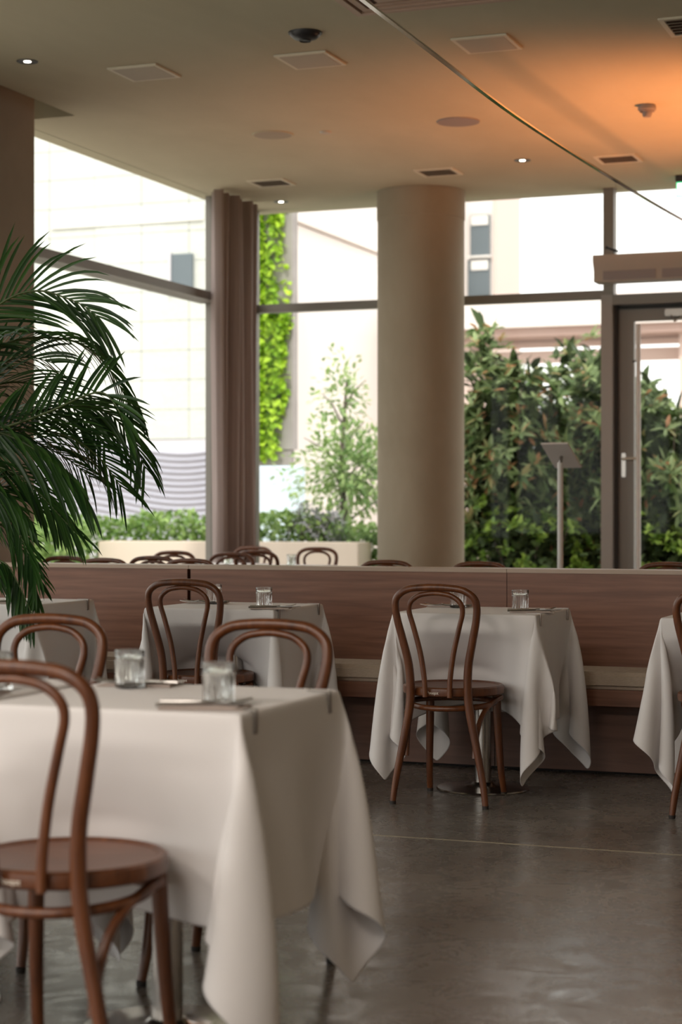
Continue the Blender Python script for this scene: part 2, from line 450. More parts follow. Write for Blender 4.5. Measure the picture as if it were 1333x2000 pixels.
# ------------------------------------------------------------------ bentwood chair
def make_chair():
    root = empty('bentwood_chair')
    side = [(.190, -.195, .012, .0120), (.176, -.190, .11, .0138), (.150, -.187, .24, .0155), (.126, -.187, .36, .0168),
            (.117, -.190, .45, .0170), (.122, -.198, .55, .0165), (.143, -.211, .65, .0158), (.161, -.224, .73, .0150),
            (.166, -.233, .785, .0146), (.153, -.240, .822, .0144), (.112, -.245, .848, .0144), (.055, -.247, .856, .0144)]
    pts = side + [(0, -.247, .858, .0144)] + [(-a, b2, c2, d) for a, b2, c2, d in reversed(side)]
    S = spline(pts, 5)
    bf = MB().tube(S[:, :3], S[:, 3], 14).build('back_frame', M['chair'], root)
    for sx in (1, -1): MB().lathe([(.0125, 0), (.0135, .013)], 14, (sx * .190, -.195, 0)).build('foot_glide', M['glide'], bf)
    side = [(.050, -.213, .428, .0105), (.053, -.214, .50, .0108), (.068, -.218, .60, .0108), (.093, -.226, .70, .0105),
            (.109, -.233, .762, .0103), (.101, -.238, .798, .0102), (.070, -.241, .823, .0102), (.035, -.243, .832, .0102)]
    pts = side + [(0, -.243, .835, .0102)] + [(-a, b2, c2, d) for a, b2, c2, d in reversed(side)]
    S = spline(pts, 5)
    MB().tube(S[:, :3], S[:, 3], 12).build('inner_hoop', M['chair'], root)
    rim = MB().lathe([(.165, .428), (.193, .426), (.201, .431), (.203, .445), (.201, .458), (.194, .463), (.184, .461), (.178, .455)], 64, closed=True)
    se = rim.build('seat', M['chair'], root)
    MB().lathe([(.0, .449), (.09, .450), (.150, .453), (.179, .457), (.179, .440), (.0, .436)], 48).build('seat_panel', M['seatwood'], se)
    fc = bpy.data.curves.new('badge', 'FONT'); fc.body = 'Pouqot'; fc.size = .017; fc.extrude = .0004; fc.align_x = 'CENTER'
    fc.materials.append(M['badge'])
    text_mesh('badge', fc, se, (-.022, -.2055, .438), (math.radians(90), 0, math.radians(-6)))
    for sx in (1, -1):
        S = spline([(sx * .140, .130, .430, .0175), (sx * .143, .136, .32, .0170), (sx * .148, .146, .20, .0155), (sx * .153, .160, .09, .0138), (sx * .158, .182, .012, .0122)], 5)
        lg = MB().tube(S[:, :3], S[:, 3], 12).build('leg', M['chair'], root)
        MB().lathe([(.0125, 0), (.0135, .013)], 14, (sx * .158, .182, 0)).build('foot_glide', M['glide'], lg)
        S = spline([(sx * .140, -.176, .19), (sx * .141, -.160, .26), (sx * .147, -.124, .33), (sx * .160, -.070, .378), (sx * .178, -.010, .404), (sx * .188, .035, .412)], 5)
        MB().tube(S, .0105, 10).build('brace', M['chair'], root)
    ring = [(.168 * math.cos(a), .168 * math.sin(a) - .012, .392 - .012 * (math.sin(a) < 0) * abs(math.sin(a))) for a in np.linspace(0, 2 * math.pi, 49)]
    MB().tube(ring, .0115, 10, cap=False).build('stretcher_ring', M['chair'], root)
    return root
chair0 = make_chair(); used = [False]
def chair(x, y, rz, label, group=None):
    o = chair0 if not used[0] else copy_tree(chair0)
    used[0] = True
    o.location = (x, y, 0); o.rotation_euler = (0, 0, math.radians(rz))
    for k in ('label', 'category', 'group'):
        if k in o: del o[k]
    tag(o, label, 'chair', group); return o

# ------------------------------------------------------------------ table linen: small cloth solver
def drape(wd, dp, sx, sy, cyl, seed, nd_=15, nt=7, steps=330, top=.742):
    rng = np.random.RandomState(seed)
    def axis(w_, s_):
        o_ = np.linspace(w_ / 2 + .010, s_ / 2, nd_ + 1)       # a close pair of lines keeps the fold at the table edge crisp
        return np.concatenate([-o_[::-1], [-w_ / 2], np.linspace(-w_ / 2 + .012, w_ / 2 - .012, nt - 1), [w_ / 2], o_])
    ax, ay = axis(wd, sx), axis(dp, sy); N, K = len(ax), len(ay)
    P = np.zeros((N, K, 3)); P[..., 0] = ax[:, None]; P[..., 1] = ay[None, :]; P[..., 2] = top
    inside = (np.abs(P[..., 0]) <= wd / 2 + 1e-6) & (np.abs(P[..., 1]) <= dp / 2 + 1e-6)
    W = np.where(inside, 0.0, 1.0)
    rest = P.copy(); P[..., 2] += rng.uniform(-.004, .004, (N, K)) * W; P[..., :2] += rng.uniform(-.003, .003, (N, K, 2)) * W[..., None]
    # start a little folded down so that the corners find their cones
    ov = np.maximum(np.abs(P[..., 0]) - wd / 2, 0) + np.maximum(np.abs(P[..., 1]) - dp / 2, 0)
    P[..., 2] -= .25 * ov * W
    cons = []
    def pair(di, dj, sel, k):
        I, J = np.meshgrid(np.arange(N), np.arange(K), indexing='ij')
        ok = (I + di < N) & (J + dj < K) & (J + dj >= 0) & sel(I, J)
        a = np.where(ok); bb = (a[0] + di, a[1] + dj)
        L = np.linalg.norm(rest[a] - rest[bb], axis=1); wa, wb = W[a], W[bb]; s = wa + wb; keep = s > 0
        a = (a[0][keep], a[1][keep]); bb = (bb[0][keep], bb[1][keep])
        cons.append((a, bb, L[keep], wa[keep] / s[keep], wb[keep] / s[keep], k))
    for p in (0, 1):
        pair(1, 0, lambda I, J, p=p: I % 2 == p, 1.0); pair(0, 1, lambda I, J, p=p: J % 2 == p, 1.0)
        pair(1, 1, lambda I, J, p=p: I % 2 == p, .6); pair(1, -1, lambda I, J, p=p: I % 2 == p, .6)
        pair(2, 0, lambda I, J, p=p: (I // 2) % 2 == p, .35); pair(0, 2, lambda I, J, p=p: (J // 2) % 2 == p, .35)
    O = P.copy(); Wm = W[..., None]
    for st in range(steps):
        damp = .985 if st < steps * .6 else .93
        vel = (P - O) * damp; O = P.copy()
        P = P + (vel + np.array([0, 0, -9.8 / 3600])) * Wm
        for it in range(9):
            for a, bb, L, wa, wb, k in cons:
                d = P[bb] - P[a]; ln = np.sqrt((d * d).sum(1)) + 1e-9
                d *= (k * (ln - L) / ln)[:, None]
                P[a] += d * wa[:, None]; P[bb] -= d * wb[:, None]
            x, y, z = P[..., 0], P[..., 1], P[..., 2]
            ins = (np.abs(x) < wd / 2 + .004) & (np.abs(y) < dp / 2 + .004) & (z < top - .001) & (z > .66) & (W > 0)
            if ins.any():
                px = wd / 2 + .004 - np.abs(x); py = dp / 2 + .004 - np.abs(y)
                mx_ = ins & (px < py); my_ = ins & ~(px < py)
                x[mx_] += (np.sign(x) * px)[mx_]; y[my_] += (np.sign(y) * py)[my_]
            for cx_, cy_, cr, z0, z1 in cyl:
                # the chairs are pushed in while the cloth settles
                dx, dy = x - cx_, y - cy_ - np.sign(cy_) * .55 * max(0.0, 1 - st / (steps * .55)); r = np.sqrt(dx * dx + dy * dy) + 1e-9
                h = (r < cr) & (z > z0) & (z < z1) & (W > 0)
                x[h] += (dx / r * (cr - r))[h]; y[h] += (dy / r * (cr - r))[h]
            np.maximum(z, .012, out=z)
    F = []
    for i in range(N - 1):
        for j in range(K - 1):
            a = i * K + j; F.append((a, a + K, a + K + 1, a + 1))
    return P.reshape(-1, 3), F
def cloth_mesh(*a, **k):
    V, F = drape(*a, **k)
    return mk('tablecloth', V, F, M['cloth'], True)
def place_cloth(me, x, y, label, group=None, rz=0):
    o = obj('tablecloth', me, None, (x, y, 0), (0, 0, rz))
    s = o.modifiers.new('sub', 'SUBSURF'); s.levels = 1; s.render_levels = 2
    s2 = o.modifiers.new('thick', 'SOLIDIFY'); s2.thickness = .0016; s2.offset = -1
    return tag(o, label, 'tablecloth', group)
SEAT = lambda dx, dy: [(dx, dy, .212, .30, .52), (dx, dy, .225, .0, .42)]
TW, TD = .60, .565
YT = 3.7225; YB = 7.44
cloths = {
    'near': cloth_mesh(TW, TD, 1.44, 1.41, SEAT(-.03, -.42) + SEAT(-.04, .50), 3),
    'near2': cloth_mesh(TW, TD, 1.44, 1.41, SEAT(-.03, -.62) + SEAT(-.10, .52), 8),
    'row': cloth_mesh(TW, TD, 1.44, 1.41, SEAT(-.03, -.315), 11),
    'row3': cloth_mesh(TW, TD, 1.44, 1.41, SEAT(-.06, -.17), 15),
    'row2': cloth_mesh(TW, TD, 1.44, 1.41, SEAT(-.03, -.20), 21),
}

def make_table():
    root = empty('pedestal_table')
    MB().box(-TW / 2 + .014, TW / 2 - .014, -TD / 2 + .014, TD / 2 - .014, .700, .730, b=.004).build('tabletop', M['seatwood'], root)
    MB().lathe([(.034, .013), (.034, .70)], 32).build('post', M['steel'], root)
    MB().lathe([(.192, .0), (.194, .004), (.190, .009), (.10, .015), (.052, .020), (.040, .032), (.0, .034)], 56).build('base', M['steel'], root)
    boxobj('top_bracket', M['darksteel'], root, -.15, .15, -.025, .025, .690, .700)
    return root
table0 = make_table(); tu = [False]
def table(x, y, label, group=None):
    o = table0 if not tu[0] else copy_tree(table0)
    tu[0] = True
    o.location = (x, y, 0)
    if 'group' in o: del o['group']
    return tag(o, label, 'table', group)

def make_tumbler():
    H = .088
    outer = [(.028, 0), (.0315, .002), (.0325, .006), (.033, .062), (.0333, .066), (.0310, .069), (.0335, .072), (.0342, .076), (.0342, .086), (.0335, H)]
    inner = [(.0318, H), (.0312, .07), (.0300, .06), (.0285, .012), (.020, .008), (.0, .0075)]
    prof = []
    for a, b2 in zip(outer[:-1], outer[1:]):
        prof.append(a)
    prof.append(outer[-1]); prof += inner
    no = len(outer)
    def rib(j, a, z):
        if 1 <= j <= 4: return .0019 * math.cos(22 * a + 30 * z)
        if 6 <= j <= 8: return .0013 * math.cos(30 * a + (math.pi if j % 2 else 0))
        return 0
    return MB().lathe(prof, 156, rib=rib).mesh('tumbler', M['tumbler'])
tumbler_me = make_tumbler()
def tumbler(x, y, label, z=.7425, group=None):
    return tag(obj('glass_tumbler', tumbler_me, None, (x, y, z), (0, 0, random.random())), label, 'glass', group)

def make_fork():
    root = empty('dinner_fork'); S = spline([(0, 0, .002, .0042), (0, .05, .0035, .0036), (0, .11, .006, .0022), (0, .135, .008, .0024)], 5)
    MB().tube(S[:, :3], S[:, 3], 8).build('handle', M['cutlery'], root)
    mb = MB()
    mb.add([(-.003, .133, .0095), (.003, .133, .0095), (-.012, .150, .006), (.012, .150, .006), (-.012, .158, .006), (.012, .158, .006),
            (-.003, .133, .0075), (.003, .133, .0075), (-.012, .150, .004), (.012, .150, .004), (-.012, .158, .004), (.012, .158, .004)],
           [(0, 1, 3, 2), (2, 3, 5, 4), (6, 8, 9, 7), (8, 10, 11, 9), (4, 5, 11, 10), (0, 2, 8, 6), (2, 4, 10, 8), (1, 7, 9, 3), (3, 9, 11, 5), (0, 6, 7, 1)])
    mb.build('neck', M['cutlery'], root)
    for k in range(4):
        x = -.0105 + k * .007
        MB().tube([(x, .156, .005), (x, .180, .007), (x, .202, .014)], [.0016, .0015, .0008], 6).build('tine', M['cutlery'], root)
    return root
def make_knife():
    root = empty('dinner_knife')
    MB().tube([(0, 0, .004), (0, .06, .005), (0, .115, .004)], [.0045, .0050, .0032], 8).build('handle', M['cutlery'], root)
    V = [(-.002, .11, .003), (.002, .11, .005), (.009, .13, .006), (.010, .19, .007), (.003, .222, .007), (-.004, .20, .003), (-.004, .13, .003)]
    V2 = [(a, b2, c2 - .0015) for a, b2, c2 in V]; n = 7
    MB().add(V + V2, [tuple(range(n)), tuple(range(2 * n - 1, n - 1, -1))] + [(i, i + n, (i + 1) % n + n, (i + 1) % n) for i in range(n)]).build('blade', M['cutlery'], root)
    return root
fork0, knife0 = make_fork(), make_knife()
nap_me = MB().box(-.09, .09, -.055, .055, 0, .0025, b=.001).box(-.088, .075, -.05, .053, .0027, .0052, b=.001).mesh('napkin', M['napkin'])
fu = [False, False]
def setting(x, y, ang, where):
    z = .7428
    tag(obj('folded_napkin', nap_me, None, (x, y, z), (0, 0, ang)), 'folded napkin under the cutlery ' + where, 'napkin')
    for k, (p, nm) in enumerate(((fork0, 'fork'), (knife0, 'knife'))):
        o = p if not fu[k] else copy_tree(p)
        fu[k] = True
        off = -.022 if k == 0 else .024
        a2 = ang - math.pi / 2 + (.25 if k == 0 else -.1)
        o.location = (x - .10 * math.cos(ang) - off * math.sin(ang), y - .10 * math.sin(ang) + off * math.cos(ang), z + .0052)
        o.rotation_euler = (0, 0, a2)
        tag(o, 'steel %s on napkin %s' % (nm, where), nm)

clip_me = MB().box(-.055, .0, -.005, .005, .7445, .7465).box(.0, .0022, -.005, .005, .696, .7465).box(-.030, .0, -.005, .005, .696, .698).mesh('cloth_clip', M['clip'])
def clip(x, y, label): return tag(obj('cloth_clip', clip_me, None, (x + .0085, y, 0)), label, 'clip')

# near pair of tables
TN, TN2 = -1.825, -2.475
table(TN, YT, 'steel pedestal table under the nearest white cloth')
table(TN2, YT, 'steel pedestal table partly cut off at the lower left edge')
place_cloth(cloths['near'], TN, YT, 'large white cloth on the nearest table with two glasses')
place_cloth(cloths['near2'], TN2, YT, 'white cloth with hanging tail at the lower left edge')
clip(TN + TW / 2, YT - .22, 'dark clip at the near corner of the nearest tablecloth')
clip(TN + TW / 2, YT + .20, 'clip at the far corner of the nearest tablecloth')
tumbler(-1.645, 3.60, 'ribbed glass tumbler by the near right corner of nearest table')
tumbler(-1.99, 3.86, 'ribbed glass tumbler at the back of the nearest table')
tumbler(-2.245, 3.70, 'ribbed glass tumbler half cut off by the left edge')
setting(-1.64, 3.52, math.radians(14), 'beside the front glass of nearest table')
setting(-2.00, 3.93, math.radians(190), 'by the back glass of nearest table')
setting(-2.27, 3.60, math.radians(14), 'at the left edge of the picture')
# banquette row
rows = [(-4.47, 'row', 'behind the palm fronds'), (-3.32, 'row3', 'left of the middle, by the bench'), (-2.195, 'row', 'right of the middle, by the bench'), (-1.10, 'row2', 'at the right edge of the picture')]
for X, key, wh in rows:
    table(X, YB, 'small square pedestal table ' + wh)
    place_cloth(cloths[key], X, YB, 'white tablecloth on the small table ' + wh)
    if X < -1.5:
        clip(X + TW / 2, YB - .24, 'clip at the near corner of the table ' + wh)
        clip(X + TW / 2, YB + .215, 'clip at the far corner of the table ' + wh)
GL = {-4.47: [(-4.37, 7.33)], -3.32: [(-3.12, 7.29), (-3.46, 7.52)], -2.195: [(-2.03, 7.42), (-2.35, 7.59)]}
for X, key, wh in rows[:3]:
    gl = GL[X]
    tumbler(*gl[0], 'ribbed glass tumbler by the cutlery on the table ' + wh)
    setting(gl[0][0] + .07, gl[0][1] - .07, math.radians(14), 'at the chair side, ' + wh)
    if len(gl) > 1:
        tumbler(*gl[1], 'farther ribbed tumbler on the table ' + wh)
        setting(gl[1][0] - .06, gl[1][1] + .05, math.radians(194), 'at the bench side, ' + wh)

chair(-1.845, 3.31, 2.5, 'dark brown bentwood chair nearest the lower left, its seat fully visible')
chair(-1.90, 4.235, 180, 'bentwood chair with double hoop behind the nearest table')
chair(-2.56, 4.25, 180, 'bentwood chair with double hoop behind the nearest table, at the left edge')
chair(-2.226, 7.13, 0, 'dark bentwood chair standing alone before the table right of the middle')
chair(-3.38, 7.28, 0, 'dark bentwood chair at the white table left of the middle')
chair(-1.13, 7.17, 0, 'dark bentwood chair cut off by the right edge')

# chairs and tables on the far side of the bench
G = 'bentwood chairs beyond the bench'
far = [(-5.86, 10.71, 0, 'bentwood chair top beyond the bench behind the palm frond tips'), (-5.37, 9.83, 180, 'reddish chair top beyond the bench, second from the palm'),
       (-5.33, 10.90, 0, 'dark chair top beyond the bench below the tan planter'), (-5.90, 11.89, 180, 'farther chair hoop peeking behind the dark chair top'),
       (-4.82, 9.89, 180, 'low reddish chair top just above the bench seam'), (-5.30, 11.57, 180, 'chair hoop beyond the bench in front of the curtain'),
       (-6.09, 13.76, 180, 'highest chair hoop before the curtain foot'), (-5.42, 12.76, 0, 'dark chair hoop just right of the curtain foot'),
       (-5.44, 13.55, 180, 'lone chair hoop between curtain and round column'), (-3.60, 9.98, 180, 'chair top beyond the bench at the foot of the round column'),
       (-3.00, 9.85, 180, 'chair top beyond the bench right of the round column'), (-1.98, 10.10, 180, 'chair top beyond the bench in front of the glass door')]
for x, y, rz, lb in far: chair(x, y, rz, lb, G)
for x, y, lb in [(-5.43, 13.15, 'beside the round column chairs'), (-6.09, 13.36, 'at the curtain foot'), (-5.33, 11.24, 'beyond the bench')]:
    table(x, y, 'distant pedestal table ' + lb)
    place_cloth(cloths['row2'], x, y, 'white cloth on the distant table ' + lb)
tumbler(-5.36, 13.05, 'small distant glass by the lone chair hoop')
tumbler(-5.24, 11.12, 'small distant glass before the curtain')
tumbler(-5.95, 13.2, 'small distant glass right of the curtain foot')

# ------------------------------------------------------------------ menu stand
ms_ = empty('menu_stand', (-3.06, 12.2, 0), math.radians(0), label='pale metal menu stand with tilted plate before the shrubs', cat='stand')
MB().lathe([(.15, 0), (.15, .008), (.02, .014), (.0, .015)], 36).build('base', M['paleplastic'], ms_)
MB().tube([(0, 0, .012), (0, 0, 1.48)], .019, 14).build('pole', M['white'], ms_)
MB().tube([(0, 0, 1.45), (0, .01, 1.50), (0, .03, 1.52)], .012, 10).build('neck', M['steel'], ms_)
pl = MB().box(-.095, .095, -.17, .17, -.006, .006, b=.003).build('plate', M['white'], ms_, (0, .03, 1.53), (math.radians(-27), 0, math.radians(-4)))

# air curtain over the door
ac = empty('air_curtain', (-2.6, 15.0, 3.02), label='beige air curtain unit hanging above the glass door', cat='heater')
prof = [(-.14, .215), (-.14, .16), (-.10, .09), (-.10, .0), (.10, .0), (.10, .215)]
V = [(x, y, z) for x in (-.86, .86) for y, z in prof]
MB().add(V, [(5, 4, 3, 2, 1, 0), tuple(range(6, 12))] + [(i, (i + 1) % 6, (i + 1) % 6 + 6, i + 6) for i in range(6)]).build('body', M['terra'] if 0 else new_mat('air_curtain_paint', (.42, .37, .31), .5), ac)
MB().box(-.78, -.35, -.106, -.099, .012, .085).build('front_grille', M['greyspk'], ac)
MB().box(-.30, .80, -.106, -.099, .012, .085).build('front_grille', M['greyspk'], ac)
cw = MB().tube([(-.70, 0, .21), (-.70, 0, ZC - 3.02)], .002, 6).build('suspension_wire', M['clip'], ac)
MB().tube([(.70, 0, .21), (.70, 0, ZC - 3.02)], .002, 6).build('suspension_wire', M['clip'], ac)
sp = empty('clamp_spotlight', (-3.31, 14.98, 3.27), label='small black spotlight on the left end of the air curtain', cat='lamp')
MB().tube([(-.05, 0, .035), (.035, 0, .0)], .011, 10).build('body', M['black'], sp)
MB().tube([(0, 0, .014), (0, 0, -.034)], .006, 8).build('stem', M['black'], sp)
MB().tube([(-.065, 0, .041), (-.048, 0, .034)], .016, 10).build('head', M['black'], sp)
# exit sign
ex = empty('exit_sign', (-2.62, 14.88, ZC), label='green emergency exit sign hanging at the right edge', cat='sign')
MB().box(-.165, .165, -.03, .03, -.055, 0, b=.004).build('housing', M['black'], ex)
boxobj('panel', M['exitgreen'], ex, -.16, .16, -.008, .008, -.17, -.055)
gm = MB().box(-.15, -.095, -.012, -.008, -.16, -.065)
gm.add([(-.02, -.012, -.10), (-.02, -.012, -.125), (.05, -.012, -.125), (.05, -.012, -.145), (.10, -.012, -.112), (.05, -.012, -.08), (.05, -.012, -.10)], [(0, 1, 2, 3, 4, 5, 6)])
gm.build('pictogram', M['exitwhite'], ex)

# slim sagging metal strip under the ceiling
S = spline([(-2.32, 1.5, 3.06), (-2.32, 4.0, 3.02), (-2.32, 6.32, 3.0), (-2.32, 7.16, 2.995), (-2.32, 8.46, 2.99), (-2.32, 10.5, 3.045), (-2.32, 12.62, 3.127), (-2.32, YW - .05, 3.26)], 6)
V = []; F = []
for p in S:
    x, y, z = p; V += [(x - .010, y, z), (x + .010, y, z), (x + .010, y, z + .008), (x - .010, y, z + .008)]
for i in range(len(S) - 1):
    for k in range(4): F.append((i * 4 + k, i * 4 + (k + 1) % 4, i * 4 + 4 + (k + 1) % 4, i * 4 + 4 + k))
tag(obj('suspended_rail', mk('suspended_rail', V, F, M['railm'])), 'slim shiny metal strip running diagonally below the ceiling', 'rail')

# ------------------------------------------------------------------ ceiling fittings
def downlight(x, y, label):
    r = empty('downlight', (x, y, ZC), label=label, cat='downlight', group='recessed ceiling downlights')
    MB().lathe([(.020, -.001), (.062, -.004), (.064, -.001), (.064, .0)], 36, closed=True).build('trim_ring', M['black'], r)
    MB().lathe([(.0, -.0035), (.021, -.0035), (.021, .0)], 28).build('lens', M['lamp'], r)
for x, y, lb in [(-5.70, 9.73, 'lit round downlight near the pier'), (-6.22, 14.91, 'lit round downlight near the window corner'), (-3.76, 13.81, 'lit round downlight right of the round column')]: downlight(x, y, lb)
def panel(x, y, label):
    r = empty('access_panel', (x, y, ZC), label=label, cat='panel', group='square ceiling access panels')
    MB().box(-.165, .165, -.175, .175, -.012, -.001, b=.002).build('frame', M['panel'], r)
    boxobj('inset', M['panelin'], r, -.14, .14, -.15, .15, -.0135, -.012)
for x, y, lb in [(-5.165, 10.21, 'square access panel near the pier'), (-4.10, 10.28, 'square access panel behind the black dome'), (-3.01, 10.28, 'square access panel in the orange light')]: panel(x, y, lb)
dm = empty('dome_speaker', (-3.90, 9.70, ZC), label='black dome fitting on the beige ceiling', cat='speaker')
MB().lathe([(.0, -.045), (.03, -.044), (.032, -.050), (.035, -.043), (.065, -.034), (.085, -.016), (.088, .0)], 40).build('dome', M['black'], dm)
MB().lathe([(.082, -.004), (.095, -.006), (.096, 0)], 40, closed=True).build('rim', M['black'], dm)
for x, y, mt, lb in [(-5.17, 12.24, 'beigespk', 'round beige ceiling speaker grille'), (-3.80, 12.28, 'greyspk', 'round grey ceiling speaker grille beside the strip')]:
    r = empty('ceiling_speaker', (x, y, ZC), label=lb, cat='speaker')
    MB().lathe([(.0, -.006), (.135, -.006), (.135, 0)], 48).build('grille', M[mt], r)
    MB().lathe([(.135, -.006), (.146, -.007), (.149, 0)], 48, closed=True).build('rim', M['ceil'] if mt == 'beigespk' else M['greyspk'], r)
tag(MB().lathe([(.0, -.012), (.035, -.012), (.042, 0)], 28).build('sensor_disc', M['paleplastic'], None, (-4.78, 12.28, ZC)), 'tiny pale sensor disc beside the beige speaker', 'sensor')
sd = empty('smoke_detector', (-2.48, 12.23, ZC), label='smoke detector hanging in the orange light', cat='detector')
MB().lathe([(.055, 0), (.060, -.01), (.060, -.032), (.050, -.036), (.050, -.044), (.0, -.045)], 32).build('base', M['greyspk'], sd)
MB().lathe([(.032, -.045), (.032, -.062), (.026, -.078), (.0, -.080)], 28).build('chamber', M['greyspk'], sd)
def vent(x, y, w_, d_, label):
    r = empty('ceiling_vent', (x, y, ZC), label=label, cat='vent', group='square ceiling air vents')
    f = MB()
    f.box(-w_, w_, -d_, -d_ + .028, -.010, 0).box(-w_, w_, d_ - .028, d_, -.010, 0).box(-w_, -w_ + .028, -d_ + .028, d_ - .028, -.010, 0).box(w_ - .028, w_, -d_ + .028, d_ - .028, -.010, 0)
    f.build('frame', M['panel'], r)
    boxobj('throat', M['terradark'], r, -w_ + .028, w_ - .028, -d_ + .028, d_ - .028, -.002, -.0005)
    n = 6
    for k in range(n):
        yy = -d_ + .045 + k * (2 * d_ - .09) / (n - 1)
        mb = MB(); a = .012
        mb.add([(-w_ + .03, yy - a, -.012), (w_ - .03, yy - a, -.012), (w_ - .03, yy + a * .4, -.002), (-w_ + .03, yy + a * .4, -.002),
                (-w_ + .03, yy - a, -.0135), (w_ - .03, yy - a, -.0135), (w_ - .03, yy + a * .4, -.0035), (-w_ + .03, yy + a * .4, -.0035)],
               [(0, 1, 2, 3), (4, 7, 6, 5), (0, 4, 5, 1), (2, 6, 7, 3), (0, 3, 7, 4), (1, 5, 6, 2)])
        mb.build('slat', M['panelin'], r)
for x, y, lb in [(-5.93, 14.01, 'louvred ceiling vent nearest the window corner'), (-4.51, 14.04, 'louvred ceiling vent above the round column'), (-3.06, 14.0, 'louvred ceiling vent at the far edge of the orange light'), (-1.83, 10.30, 'louvred ceiling vent at the upper right edge')]:
    vent(x, y, .16, .15 if y > 12 else .20, lb)
ca = empty('ceiling_cassette', (-2.9, 8.85, ZC), label='large reddish ceiling air unit cut off by the top edge', cat='air conditioner')
f = MB(); w_, d_ = .58, .56
for a in (0, 1, 2):
    o_ = a * .055; z0 = -.022 + .006 * a
    f.box(-w_ + o_, w_ - o_, -d_ + o_, -d_ + o_ + .040, z0, 0).box(-w_ + o_, w_ - o_, d_ - o_ - .040, d_ - o_, z0, 0)
    f.box(-w_ + o_, -w_ + o_ + .040, -d_ + o_ + .04, d_ - o_ - .04, z0, 0).box(w_ - o_ - .04, w_ - o_, -d_ + o_ + .04, d_ - o_ - .04, z0, 0)
f.build('frame', M['terra'], ca)
boxobj('slot', M['terradark'], ca, -w_ + .03, w_ - .03, -d_ + .03, d_ - .03, -.004, -.001)
boxobj('centre_grille', M['terra'], ca, -w_ + .18, w_ - .18, -d_ + .18, d_ - .18, -.012, -.004)

# orange lamp: the fitting itself stands beyond the right edge
ol = empty('orange_uplighter', (-.9, 12.0, 0), label='floor uplighter with orange bulb beyond the right edge', cat='lamp')
MB().lathe([(.14, 0), (.14, .015), (.0, .02)], 32).build('base', M['black'], ol)
MB().tube([(0, 0, .015), (0, 0, 1.70)], .012, 10).build('pole', M['black'], ol)
MB().lathe([(.02, 1.69), (.09, 1.76), (.13, 1.86), (.126, 1.86), (.086, 1.765), (.0, 1.70)], 32).build('shade', M['black'], ol)

# ------------------------------------------------------------------ palm
def leaflet(base, d, up, L, W_, droop, rng, segs=6):
    """folded strip that bends under gravity; returns verts, faces"""
    p = Vector(base); d = Vector(d).normalized(); V = []; F = []
    nr = (Vector(up) - d * Vector(up).dot(d))
    nr = nr.normalized() if nr.length > 1e-4 else Vector((0, 1, 0))
    for i in range(segs + 1):
        t = i / segs; wv = .70 * W_ * (math.sin(math.pi * min(1, .12 + t * .88)) ** .55 if t < 1 else 0.02)
        s = d.cross(nr).normalized()
        V += [p - s * wv + nr * wv * .35, p, p + s * wv + nr * wv * .35]
        d = (d + Vector((0, 0, -1)) * droop * (.3 + t) / segs).normalized()
        nr = (nr - d * nr.dot(d)).normalized()
        p = p + d * (L / segs)
    for i in range(segs):
        a = i * 3; F += [(a, a + 1, a + 4, a + 3), (a + 1, a + 2, a + 5, a + 4)]
    return V, F
palm = empty('potted_palm', (-3.70, 5.80, 0), math.radians(20.8), label='tall green areca palm with feathery fronds at the left edge', cat='plant')
rp = random.Random(4)
pot = MB().lathe([(.15, 0), (.19, .02), (.22, .40), (.205, .40), (.19, .34), (.0, .34)], 40).build('pot', M['pot'], palm)
MB().lathe([(.0, .36), (.19, .355), (.19, .33), (.0, .33)], 32).build('soil', M['soil'], pot)
NL = [0]
def frond(path, n, L, up_e, dn_e, droop, W_=.009, single=False, phi=52, t0=.12):
    """path (a, depth, z) in metres; leaflets leave on two rows with elevations up_e / dn_e (degrees)"""
    S = spline([(a, y, z) for a, y, z in path], 8); m_ = len(S)
    seg = np.linalg.norm(np.diff(S, axis=0), axis=1); cum = np.concatenate([[0], np.cumsum(seg)]); tot = cum[-1]
    st = MB().tube(S, list(np.linspace(.0065, .0016, m_)), 7).build('frond', M['palmstem'], palm)
    allV = []; allF = []
    for k in range(n):
        t = t0 + (1 - t0) * (k + .5) / n
        q = [np.interp(t * tot, cum, S[:, c]) for c in range(3)]
        q2 = [np.interp(min(1, t + .02) * tot, cum, S[:, c]) for c in range(3)]
        q1 = [np.interp(max(0, t - .02) * tot, cum, S[:, c]) for c in range(3)]
        T = (Vector(q2) - Vector(q1)).normalized()
        N_ = Vector((0, 0, 1)) - T * T.z; N_ = N_.normalized() if N_.length > .15 else Vector((-1, 0, .0)).normalized()
        Sd = T.cross(N_).normalized()
        for e, in ((up_e,), (dn_e,)):
            if e is None: continue
            ee = math.radians(e + rp.uniform(-9, 9)); ph = math.radians(phi * (1 - .45 * t) + rp.uniform(-5, 5))
            sd = 1 if rp.random() < .5 and abs(e) > 60 else (1 if e is up_e else -1)
            out = Sd * (sd * math.cos(ee)) + N_ * math.sin(ee)
            d = T * math.cos(ph) + out * math.sin(ph)
            l_ = L * (.55 + .6 * math.sin(math.pi * (.12 + .80 * t))) * rp.uniform(.88, 1.08)
            V, F = leaflet(q, d, Vector((0, -.6, .8)) if abs(e) < 50 else Vector((.1, -1, .1)), l_, W_ * rp.uniform(.8, 1.15), droop * rp.uniform(.7, 1.3), rp)
            if single and NL[0] < 290:
                NL[0] += 1
                obj('leaflet', mk('leaflet', V, F, M['palm'], True), st)
            else:
                b0 = len(allV); allV += V; allF += [tuple(i + b0 for i in f) for f in F]
    if allV:
        o = obj('foliage', mk('foliage', allV, allF, M['palm'], True), st); o['kind'] = 'stuff'
